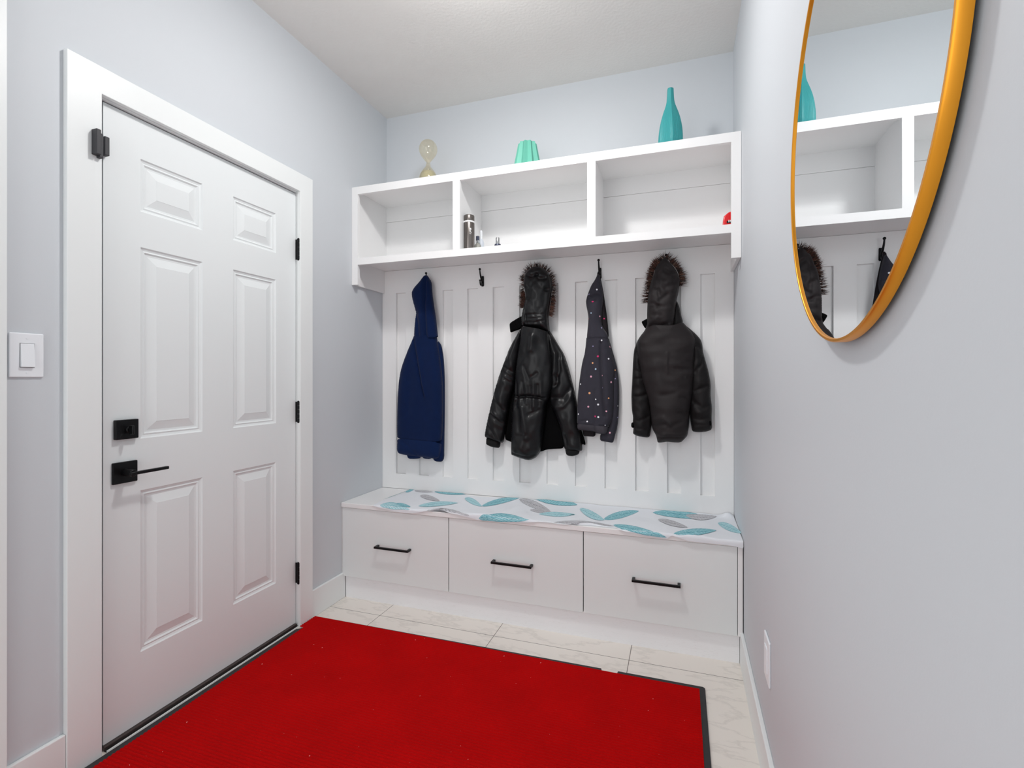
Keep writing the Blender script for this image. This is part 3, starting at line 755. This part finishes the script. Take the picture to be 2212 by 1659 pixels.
puff('hem', c([(78, 1408), (73, 1540), (150, 1558), (270, 1570), (420, 1591), (436, 1520), (441, 1440), (250, 1422)]), -.085, .040, .05, M['navyrib'], g1, [(c([(150, 1440), (250, 1540)]), .01, .003)], nz=(.004, 8, 4, 1.), ref=NR)
puff('hood', c([(310, 52), (292, 68), (270, 100), (250, 122), (225, 150), (205, 180), (196, 205), (200, 250), (213, 300), (232, 370), (226, 420), (219, 490), (216, 572), (300, 580), (412, 578), (405, 520), (396, 430), (382, 340), (367, 240), (360, 170), (358, 120), (345, 95), (326, 62)]), -.092, .040, .05, M['navy'], g1,
     [(c([(318, 70), (322, 200), (318, 320), (322, 450), (330, 575)]), .009, .018), (c([(240, 370), (262, 450), (270, 560)]), .010, .010), (c([(345, 110), (360, 220), (372, 330)]), .006, -.006), (c([(236, 370), (290, 380)]), .012, .006), (c([(216, 572), (410, 578)]), .004, .004)], nz=(.004, 12, 7, 2.), ref=NH)

# --- black parka
c = crop(1030, 680, 5.028); hcr = crop(1090, 550, 8.729)
PB = c([(490, 50), (480, 220), (450, 400), (425, 600), (415, 760), (412, 870), (402, 930), (392, 1000), (385, 1150), (378, 1350), (372, 1520), (420, 1538), (480, 1560), (535, 1575), (580, 1580), (640, 1552), (690, 1492), (712, 1370), (730, 1200), (748, 1090), (752, 980), (790, 900), (820, 800), (830, 700), (826, 500), (805, 320), (785, 190), (780, 50)])
g2 = empty('black_parka', at(1150, 990, -.09), 'shiny black hooded parka with gathered waist hanging third from left', 'jacket')
puff('lining', c([(400, 700), (350, 900), (320, 1150), (300, 1355), (375, 1380), (500, 1470), (700, 1490), (750, 1464), (850, 1456), (948, 1452), (960, 1300), (900, 1050), (820, 850)]), -.066, .010, .03, M['nylonlining'], g2, label='dark inside of the open front')
puff('storm_flap', c([(1105, 1180), (1150, 1290), (1190, 1420), (1140, 1400), (1135, 1480), (1110, 1440)]), -.066, .010, .02, M['nylonlining'], g2)
sl = puff('sleeve', c([(495, 130), (430, 225), (370, 330), (310, 480), (250, 640), (200, 800), (150, 1000), (110, 1180), (85, 1315), (105, 1337), (170, 1362), (250, 1388), (288, 1390), (300, 1330), (322, 1200), (340, 1060), (370, 900), (415, 780), (435, 600), (470, 400), (510, 220)]), -.086, .046, .06, M['nylon'], g2,
     [(c([(300, 560), (420, 640)]), .009, .010), (c([(300, 610), (400, 690)]), .008, .008), (c([(190, 900), (330, 1060)]), .010, .009), (c([(150, 1060), (300, 1180)]), .010, .010), (c([(200, 1050), (280, 1130)]), .008, -.008), (c([(330, 700), (390, 740)]), .008, .009), (c([(360, 400), (410, 560)]), .012, -.006), (c([(140, 1200), (230, 1330)]), .010, .008)], nz=(.010, 14, 12, 3.))
puff('cuff', c([(108, 1310), (98, 1405), (140, 1428), (190, 1442), (250, 1447), (262, 1370)]), -.083, .032, .04, M['knit'], sl, label='black knit cuff')
sr = puff('sleeve', c([(775, 150), (830, 230), (900, 350), (950, 430), (1000, 580), (1050, 780), (1085, 930), (1110, 1150), (1130, 1350), (1147, 1440), (1142, 1482), (1050, 1490), (955, 1480), (935, 1360), (900, 1220), (850, 1080), (800, 980), (790, 800), (790, 500), (770, 250)]), -.078, .042, .06, M['nylon'], g2,
     [(c([(830, 260), (900, 420), (910, 600), (880, 760)]), .010, .012), (c([(830, 900), (950, 900), (1040, 780)]), .012, .010), (c([(840, 1010), (960, 990), (1060, 860)]), .010, -.008), (c([(870, 650), (910, 740), (860, 780)]), .008, .008), (c([(870, 430), (850, 640)]), .009, -.007), (c([(960, 1300), (1000, 1450)]), .010, .007), (c([(930, 500), (1000, 700)]), .014, -.007)], nz=(.010, 14, 10, 5.))
puff('cuff', c([(955, 1440), (972, 1528), (1040, 1537), (1112, 1515), (1120, 1440)]), -.080, .032, .04, M['knit'], sr, label='black knit cuff')
gath = [(c([(410 + 40 * k, 850 - 70 - (k * 37) % 60), (425 + 38 * k, 880), (405 + 42 * k, 960 + (k * 53) % 70)]), .006, .006 if k % 2 else -.005) for k in range(9)]
puff('body', c([(490, 130), (480, 220), (450, 400), (425, 600), (415, 760), (412, 870), (402, 930), (392, 1000), (385, 1150), (378, 1350), (372, 1520), (420, 1538), (480, 1560), (535, 1575), (580, 1580), (640, 1552), (690, 1492), (712, 1370), (730, 1200), (748, 1090), (752, 980), (790, 900), (820, 800), (830, 700), (826, 500), (805, 320), (785, 190), (700, 160), (560, 140)]), -.098, .062, .08, M['nylon'], g2,
     [(c([(412, 880), (480, 890), (560, 880), (640, 885), (740, 905), (790, 900)]), .007, .020), (c([(600, 200), (560, 420), (480, 560)]), .014, .007), (c([(640, 250), (620, 380)]), .016, -.009), (c([(540, 560), (600, 700), (680, 640)]), .010, .008), (c([(400, 990), (470, 920)]), .010, .008), (c([(520, 960), (560, 1200), (570, 1320)]), .014, -.010), (c([(470, 1000), (500, 1250)]), .012, .006), (c([(375, 1475), (480, 1512), (580, 1530), (660, 1500)]), .004, .007), (c([(600, 1080), (690, 1030)]), .010, .008), (c([(430, 1310), (560, 1300)]), .012, .006), (c([(690, 300), (760, 600), (740, 800)]), .02, .006)] + gath, nz=(.009, 15, 9, 7.), ref=PB)
puff('collar', hcr([(340, 1145), (210, 1220), (92, 1293), (98, 1380), (108, 1478), (200, 1440), (310, 1400), (360, 1350)]), -.090, .014, .02, M['nylonlining'], g2, [(hcr([(180, 1270), (240, 1400)]), .006, .005), (hcr([(250, 1230), (290, 1380)]), .006, .005)], label='loose collar tab')
hd2 = puff('hood', hcr([(590, 222), (540, 235), (490, 260), (430, 312), (385, 400), (365, 480), (364, 600), (385, 700), (400, 800), (385, 900), (360, 980), (340, 1080), (325, 1170), (320, 1280), (330, 1345), (420, 1365), (520, 1390), (620, 1410), (740, 1430), (855, 1470), (842, 1330), (832, 1230), (828, 1150), (845, 1000), (868, 850), (890, 700), (905, 590), (890, 480), (865, 400), (800, 310), (720, 252), (650, 228)]), -.108, .050, .05, M['nylon'], g2,
     [(hcr([(425, 860), (415, 1000), (425, 1150), (430, 1300)]), .005, .012), (hcr([(480, 420), (560, 440), (640, 400)]), .010, .012), (hcr([(640, 400), (690, 480), (800, 470)]), .008, .012), (hcr([(440, 1160), (600, 1150), (780, 1140)]), .006, .008), (hcr([(460, 1215), (600, 1225), (720, 1200)]), .006, .010), (hcr([(450, 1280), (600, 1290), (760, 1260)]), .006, .009), (hcr([(420, 1350), (600, 1385), (800, 1430)]), .007, .014), (hcr([(800, 680), (880, 650)]), .008, .012), (hcr([(460, 850), (520, 860)]), .008, .010), (hcr([(420, 620), (470, 640)]), .008, .010), (hcr([(820, 700), (760, 950), (700, 1080)]), .016, .008), (hcr([(560, 520), (620, 800)]), .03, -.005)], nz=(.008, 22, 16, 11.))
fur(hd2, hcr([(380, 1010), (370, 900), (372, 780), (365, 640), (372, 480), (400, 380), (450, 300), (520, 245), (600, 225), (680, 235), (760, 280), (830, 340), (880, 440), (905, 560), (900, 680), (890, 800), (870, 920), (850, 1040), (838, 1150)]), -.090, 560, .016, .036, dens=(7, 3, 1))
fur(hd2, hcr([(375, 1000), (385, 900), (385, 790), (372, 690)]), -.085, 320, .014, .034, dens=(2, 7, 2), thick=.0016)
fur(hd2, hcr([(885, 780), (875, 900), (860, 1010), (842, 1150)]), -.085, 360, .014, .034, dens=(2, 7, 3), thick=.0016)

# --- dotted hoodie
c = crop(1235, 720, 6.633); hcr = crop(1235, 550, 7.9)
DB = c([(212, -60), (210, 50), (200, 180), (185, 290), (150, 420), (130, 540), (115, 650), (98, 780), (88, 900), (80, 1000), (72, 1250), (75, 1290), (80, 1386), (200, 1396), (340, 1410), (346, 1432), (430, 1444), (500, 1450), (522, 1400), (534, 1335), (582, 1245), (600, 1180), (608, 1050), (611, 900), (612, 700), (622, 520), (600, 380), (568, 220), (542, 110), (532, 70), (530, -60)])
DH = hcr([(440, 330), (420, 385), (385, 450), (340, 510), (305, 590), (280, 660), (256, 730), (242, 800), (250, 880), (272, 980), (284, 1060), (282, 1150), (272, 1250), (258, 1400), (258, 1540), (640, 1540), (632, 1432), (600, 1330), (540, 1260), (515, 1180), (512, 1050), (520, 900), (545, 760), (528, 600), (505, 480), (488, 400), (475, 345)])
g3 = empty('dotted_hoodie', at(1290, 955, -.09), 'dark grey hooded sweatshirt printed with small coloured dots', 'hoodie')
D = lambda cc, L: [((cc([p])[0]), k, r) for p, k, r in L]
sd = D(c, [((620, 528), 'o', .0038), ((624, 650), 'v', .0028), ((658, 1040), 'w', .0035), ((655, 1205), 'v', .0035), ((547, 1425), 'p', .0045)])
s3 = puff('sleeve', c([(540, 100), (575, 220), (610, 340), (650, 500), (675, 650), (683, 900), (672, 1200), (655, 1340), (622, 1460), (608, 1520), (590, 1572), (500, 1556), (403, 1540), (408, 1440), (500, 1400), (540, 1300), (560, 900), (550, 500)]), -.080, .024, .03, M['charcoal'], g3, [(c([(405, 1450), (622, 1475)]), .004, .004), (c([(610, 520), (630, 640)]), .008, .008)], dots=sd)
puff('cuff', c([(158, 1350), (162, 1472), (250, 1478), (338, 1482), (348, 1370)]), -.078, .018, .02, M['charcoaldark'], g3)
bd = D(c, [((428, 100), 'w', .0040), ((305, 185), 'v', .0028), ((545, 195), 'p', .0045), ((375, 330), 'm', .0052), ((527, 365), 'w', .0048), ((300, 425), 'o', .0044), ((343, 512), 'b', .0044), ((277, 620), 'p', .0050), ((440, 605), 'p', .0036), ((563, 700), 'p', .0052), ((128, 728), 'w', .0040), ((255, 856), 'o', .0056), ((528, 930), 'o', .0044), ((345, 945), 'w', .0034), ((378, 1020), 'w', .0050), ((238, 1052), 'p', .0048), ((497, 1117), 'p', .0046), ((97, 1158), 'w', .0044), ((337, 1190), 'm', .0046), ((381, 1200), 'w', .0050), ((222, 1264), 'w', .0042), ((478, 1316), 'w', .003), ((187, 298), 'v', .003), ((444, 780), 'v', .0026)])
puff('body', c([(210, 50), (200, 180), (185, 290), (150, 420), (130, 540), (115, 650), (98, 780), (88, 900), (80, 1000), (72, 1250), (76, 1290), (200, 1300), (350, 1318), (532, 1335), (582, 1245), (600, 1180), (608, 1050), (611, 900), (612, 700), (622, 520), (600, 380), (568, 220), (542, 110), (532, 70), (400, 60)]), -.094, .038, .045, M['charcoal'], g3,
     [(c([(430, 140), (428, 400), (440, 620), (460, 900), (490, 1180)]), .006, .013), (c([(480, 300), (520, 700), (530, 1000)]), .016, -.005), (c([(350, 800), (345, 1000), (345, 1300)]), .004, .003), (c([(76, 1283), (530, 1326)]), .003, .006), (c([(240, 1240), (140, 1260)]), .008, .005)], nz=(.004, 9, 5, 13.), dots=bd, ref=DB)
puff('hem', c([(74, 1284), (80, 1386), (200, 1396), (340, 1410), (346, 1432), (430, 1444), (500, 1450), (522, 1400), (534, 1330), (350, 1312)]), -.094, .038, .045, M['charrib'], g3, [(c([(345, 1310), (346, 1430)]), .004, .007)], nz=(.004, 9, 5, 13.), ref=DB)
puff('hood_lining', hcr([(478, 330), (512, 480), (548, 680), (578, 880), (602, 1050), (618, 1200), (636, 1420), (560, 1420), (500, 1300), (470, 900), (450, 500), (455, 360)]), -.080, .016, .02, M['charcoaldark'], g3, dots=D(hcr, [((553, 1093), 'm', .0040)]), label='dark inside of the hood')
puff('hood', hcr([(440, 330), (420, 385), (385, 450), (340, 510), (305, 590), (280, 660), (256, 730), (242, 800), (250, 880), (272, 980), (284, 1060), (282, 1150), (272, 1250), (258, 1400), (262, 1430), (400, 1428), (520, 1432), (632, 1432), (600, 1330), (540, 1260), (515, 1180), (512, 1050), (520, 900), (545, 760), (528, 600), (505, 480), (488, 400), (475, 345)]), -.102, .034, .04, M['charcoal'], g3,
     [(hcr([(250, 775), (330, 775), (420, 800)]), .006, .009), (hcr([(350, 735), (430, 710), (530, 725)]), .007, .016), (hcr([(330, 1110), (380, 1250), (375, 1390)]), .004, .005), (hcr([(250, 1425), (630, 1436)]), .004, .004), (hcr([(480, 380), (510, 560)]), .006, -.004), (hcr([(420, 880), (380, 1080)]), .02, -.004)], nz=(.004, 16, 10, 17.), ref=DH,
     dots=D(hcr, [((428, 597), 'w', .0044), ((297, 678), 'v', .0040), ((357, 805), 'm', .0056), ((332, 997), 'b', .0036), ((477, 1053), 'p', .0040), ((507, 1250), 'v', .0040), ((295, 1095), 'm', .0026)]))
puff('hanging_loop', hcr([(440, 300), (432, 345), (440, 390), (470, 400), (482, 380), (478, 335), (465, 300)]), -.094, .010, .01, M['charcoaldark'], g3, step=.003)

# --- brown black jacket
c = crop(1350, 680, 5.72); hcr = crop(1360, 530, 7.9)
JB = c([(268, 20), (268, 110), (252, 185), (190, 262), (142, 340), (148, 500), (178, 620), (208, 800), (248, 920), (288, 1050), (310, 1180), (325, 1300), (337, 1410), (385, 1490), (395, 1540), (405, 1581), (460, 1578), (520, 1568), (600, 1578), (692, 1578), (730, 1540), (776, 1490), (792, 1350), (803, 1200), (825, 1050), (852, 850), (866, 700), (872, 500), (890, 330), (850, 240), (800, 185), (720, 95), (720, 20)])
g4 = empty('winter_jacket', at(1440, 955, -.09), 'matte brown-black winter jacket with brown fur hood hanging rightmost', 'jacket')
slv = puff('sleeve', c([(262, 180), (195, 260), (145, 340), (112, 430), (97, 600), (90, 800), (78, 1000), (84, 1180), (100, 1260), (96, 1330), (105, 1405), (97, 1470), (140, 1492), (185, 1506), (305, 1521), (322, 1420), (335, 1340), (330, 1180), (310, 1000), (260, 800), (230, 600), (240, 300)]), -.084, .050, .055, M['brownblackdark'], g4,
     [(c([(95, 1000), (180, 1010), (280, 980)]), .009, .012), (c([(110, 790), (200, 790)]), .007, .009), (c([(130, 690), (200, 710)]), .007, .008), (c([(105, 1280), (180, 1300), (310, 1240)]), .007, .008), (c([(100, 1380), (200, 1400), (315, 1410)]), .005, .006), (c([(100, 1100), (220, 1180)]), .012, -.006), (c([(150, 480), (190, 600)]), .010, .008)], nz=(.010, 10, 15, 21.))
puff('cuff_strap', c([(78, 1338), (76, 1385), (100, 1400), (125, 1380), (125, 1335), (100, 1325)]), -.096, .012, .012, M['nylonlining'], slv, step=.003)
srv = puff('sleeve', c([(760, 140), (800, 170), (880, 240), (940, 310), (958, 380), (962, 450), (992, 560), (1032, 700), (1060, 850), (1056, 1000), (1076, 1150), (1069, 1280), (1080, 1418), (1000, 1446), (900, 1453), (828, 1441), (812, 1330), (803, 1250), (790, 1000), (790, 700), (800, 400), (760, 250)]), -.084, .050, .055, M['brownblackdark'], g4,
     [(c([(880, 380), (940, 430), (960, 480)]), .009, .010), (c([(870, 700), (940, 610), (970, 500)]), .009, .011), (c([(860, 940), (950, 900), (1040, 860)]), .008, .010), (c([(850, 1080), (960, 1150), (1060, 1100)]), .010, .008), (c([(830, 1270), (920, 1290), (1060, 1260)]), .008, .008), (c([(880, 1200), (1050, 1190)]), .010, -.006), (c([(820, 1350), (1060, 1350)]), .005, .005)], nz=(.010, 10, 15, 23.))
puff('cuff_strap', c([(1040, 1305), (1032, 1345), (1055, 1372), (1068, 1368), (1066, 1310)]), -.110, .010, .01, M['nylonlining'], srv, step=.003)
puff('collar', hcr([(330, 1235), (262, 1268), (200, 1303), (230, 1365), (268, 1422), (330, 1400)]), -.090, .012, .015, M['nylonlining'], g4)
puff('body', c([(268, 110), (252, 185), (190, 262), (142, 340), (148, 500), (178, 620), (208, 800), (248, 920), (288, 1050), (310, 1180), (325, 1300), (337, 1410), (385, 1490), (395, 1540), (405, 1581), (460, 1578), (520, 1568), (600, 1578), (692, 1578), (730, 1540), (776, 1490), (792, 1350), (803, 1200), (825, 1050), (852, 850), (866, 700), (872, 500), (890, 330), (850, 240), (800, 185), (720, 95), (600, 150), (450, 150)]), -.098, .086, .10, M['brownblack'], g4,
     [(c([(150, 480), (190, 640), (215, 800), (290, 1040)]), .008, .006), (c([(870, 430), (862, 700), (840, 900)]), .008, .008), (c([(530, 480), (520, 620), (530, 710)]), .005, -.005), (c([(640, 670), (800, 690)]), .012, .005), (c([(540, 720), (700, 740), (840, 690)]), .014, -.004), (c([(470, 990), (620, 960)]), .012, .005), (c([(350, 1290), (480, 1260), (560, 1330)]), .012, -.010), (c([(345, 1370), (440, 1350), (520, 1330)]), .010, .012), (c([(690, 1200), (740, 1220), (800, 1190)]), .010, .010), (c([(540, 1370), (640, 1330), (700, 1310)]), .012, .008), (c([(420, 1470), (550, 1460), (720, 1480)]), .008, -.006), (c([(400, 1500), (560, 1492), (740, 1500)]), .005, .010), (c([(700, 1020), (790, 1040)]), .012, .006), (c([(360, 600), (410, 900), (420, 1120)]), .03, -.006)], nz=(.010, 6, 13, 25.), ref=JB)
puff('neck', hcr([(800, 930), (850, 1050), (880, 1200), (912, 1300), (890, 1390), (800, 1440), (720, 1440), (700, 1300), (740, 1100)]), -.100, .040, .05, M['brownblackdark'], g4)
hd4 = puff('hood', hcr([(600, 193), (565, 235), (520, 292), (470, 345), (440, 385), (420, 480), (376, 580), (342, 700), (320, 850), (304, 1000), (299, 1150), (298, 1350), (305, 1400), (450, 1420), (600, 1440), (720, 1440), (758, 1390), (775, 1250), (790, 1080), (800, 940), (830, 820), (850, 700), (856, 600), (832, 500), (785, 405), (705, 312), (640, 238)]), -.116, .072, .06, M['brownblack'], g4,
     [(hcr([(455, 400), (560, 440), (680, 510), (790, 480)]), .010, .015), (hcr([(430, 460), (410, 650), (400, 880)]), .004, -.005), (hcr([(495, 480), (500, 700), (510, 900)]), .007, .006), (hcr([(620, 760), (760, 680)]), .012, .010), (hcr([(330, 1010), (420, 1020), (500, 1060)]), .008, .012), (hcr([(520, 970), (640, 880)]), .010, .009), (hcr([(380, 1080), (600, 1080)]), .008, .006), (hcr([(600, 1360), (720, 1320)]), .008, .009), (hcr([(310, 1350), (480, 1385), (640, 1360)]), .006, .008), (hcr([(540, 280), (600, 330), (690, 330)]), .02, .010), (hcr([(430, 780), (500, 810)]), .008, .009), (hcr([(400, 1210), (540, 1220)]), .008, .005)], nz=(.010, 16, 18, 29.))
fur(hd4, hcr([(318, 980), (325, 850), (345, 720), (372, 600), (405, 500), (440, 390), (510, 300), (590, 210), (640, 235), (710, 300), (785, 390), (835, 490), (858, 590), (850, 690)]), -.094, 640, .018, .044, dens=(7, 4, 1))
fur(hd4, hcr([(370, 600), (400, 480), (440, 380), (520, 290)]), -.090, 380, .014, .036, dens=(4, 7, 1), thick=.0016)
fur(hd4, hcr([(690, 290), (770, 370), (830, 470), (855, 580)]), -.090, 260, .014, .032, dens=(4, 4, 3), thick=.0016)

# ------------------------------------------------------------------ light
def light(name, typ, loc, energy, color=(1, 1, 1), rot=(0, 0, 0), **kw):
    d = bpy.data.lights.new(name, typ); d.energy = energy; d.color = color
    for k, v in kw.items(): setattr(d, k, v)
    o = bpy.data.objects.new(name, d); COL.objects.link(o); o.location = loc; o.rotation_euler = rot; return o
light('ceiling_lamp', 'AREA', (1.035, -1.15, 2.69), 10.5, (1, .99, .98), (0, 0, 0), shape='DISK', size=.15)
light('ceiling_bulb', 'POINT', (1.035, -1.15, 2.62), 13, (1, .99, .98), shadow_soft_size=.07)
light('hall_fill', 'AREA', (.45, -3.9, 1.55), 25, (.98, .99, 1), (math.radians(90), 0, math.radians(-18)), shape='RECTANGLE', size=1.7, size_y=2.3)  # unseen fill light added behind the camera, turned to brighten the right wall
w = bpy.data.worlds.new('World'); SC.world = w; w.use_nodes = True
w.node_tree.nodes['Background'].inputs[0].default_value = (.97, .983, 1, 1); w.node_tree.nodes['Background'].inputs[1].default_value = .74

cam = bpy.data.cameras.new('Camera'); cam.sensor_width = 36; cam.lens = 36 * FPX / 2212
cam.shift_y = -(829.5 - HY) / 2212; cam.clip_start = .02
co = bpy.data.objects.new('Camera', cam); COL.objects.link(co); co.location = CAM; co.rotation_euler = (PI / 2, 0, YAW)
SC.camera = co
SC.view_settings.view_transform = 'Standard'; SC.view_settings.look = 'None'; SC.view_settings.exposure = 0
SC.cycles.use_denoising = True; SC.cycles.max_bounces = 10; SC.cycles.diffuse_bounces = 6
SC.cycles.caustics_reflective = False; SC.cycles.caustics_refractive = False
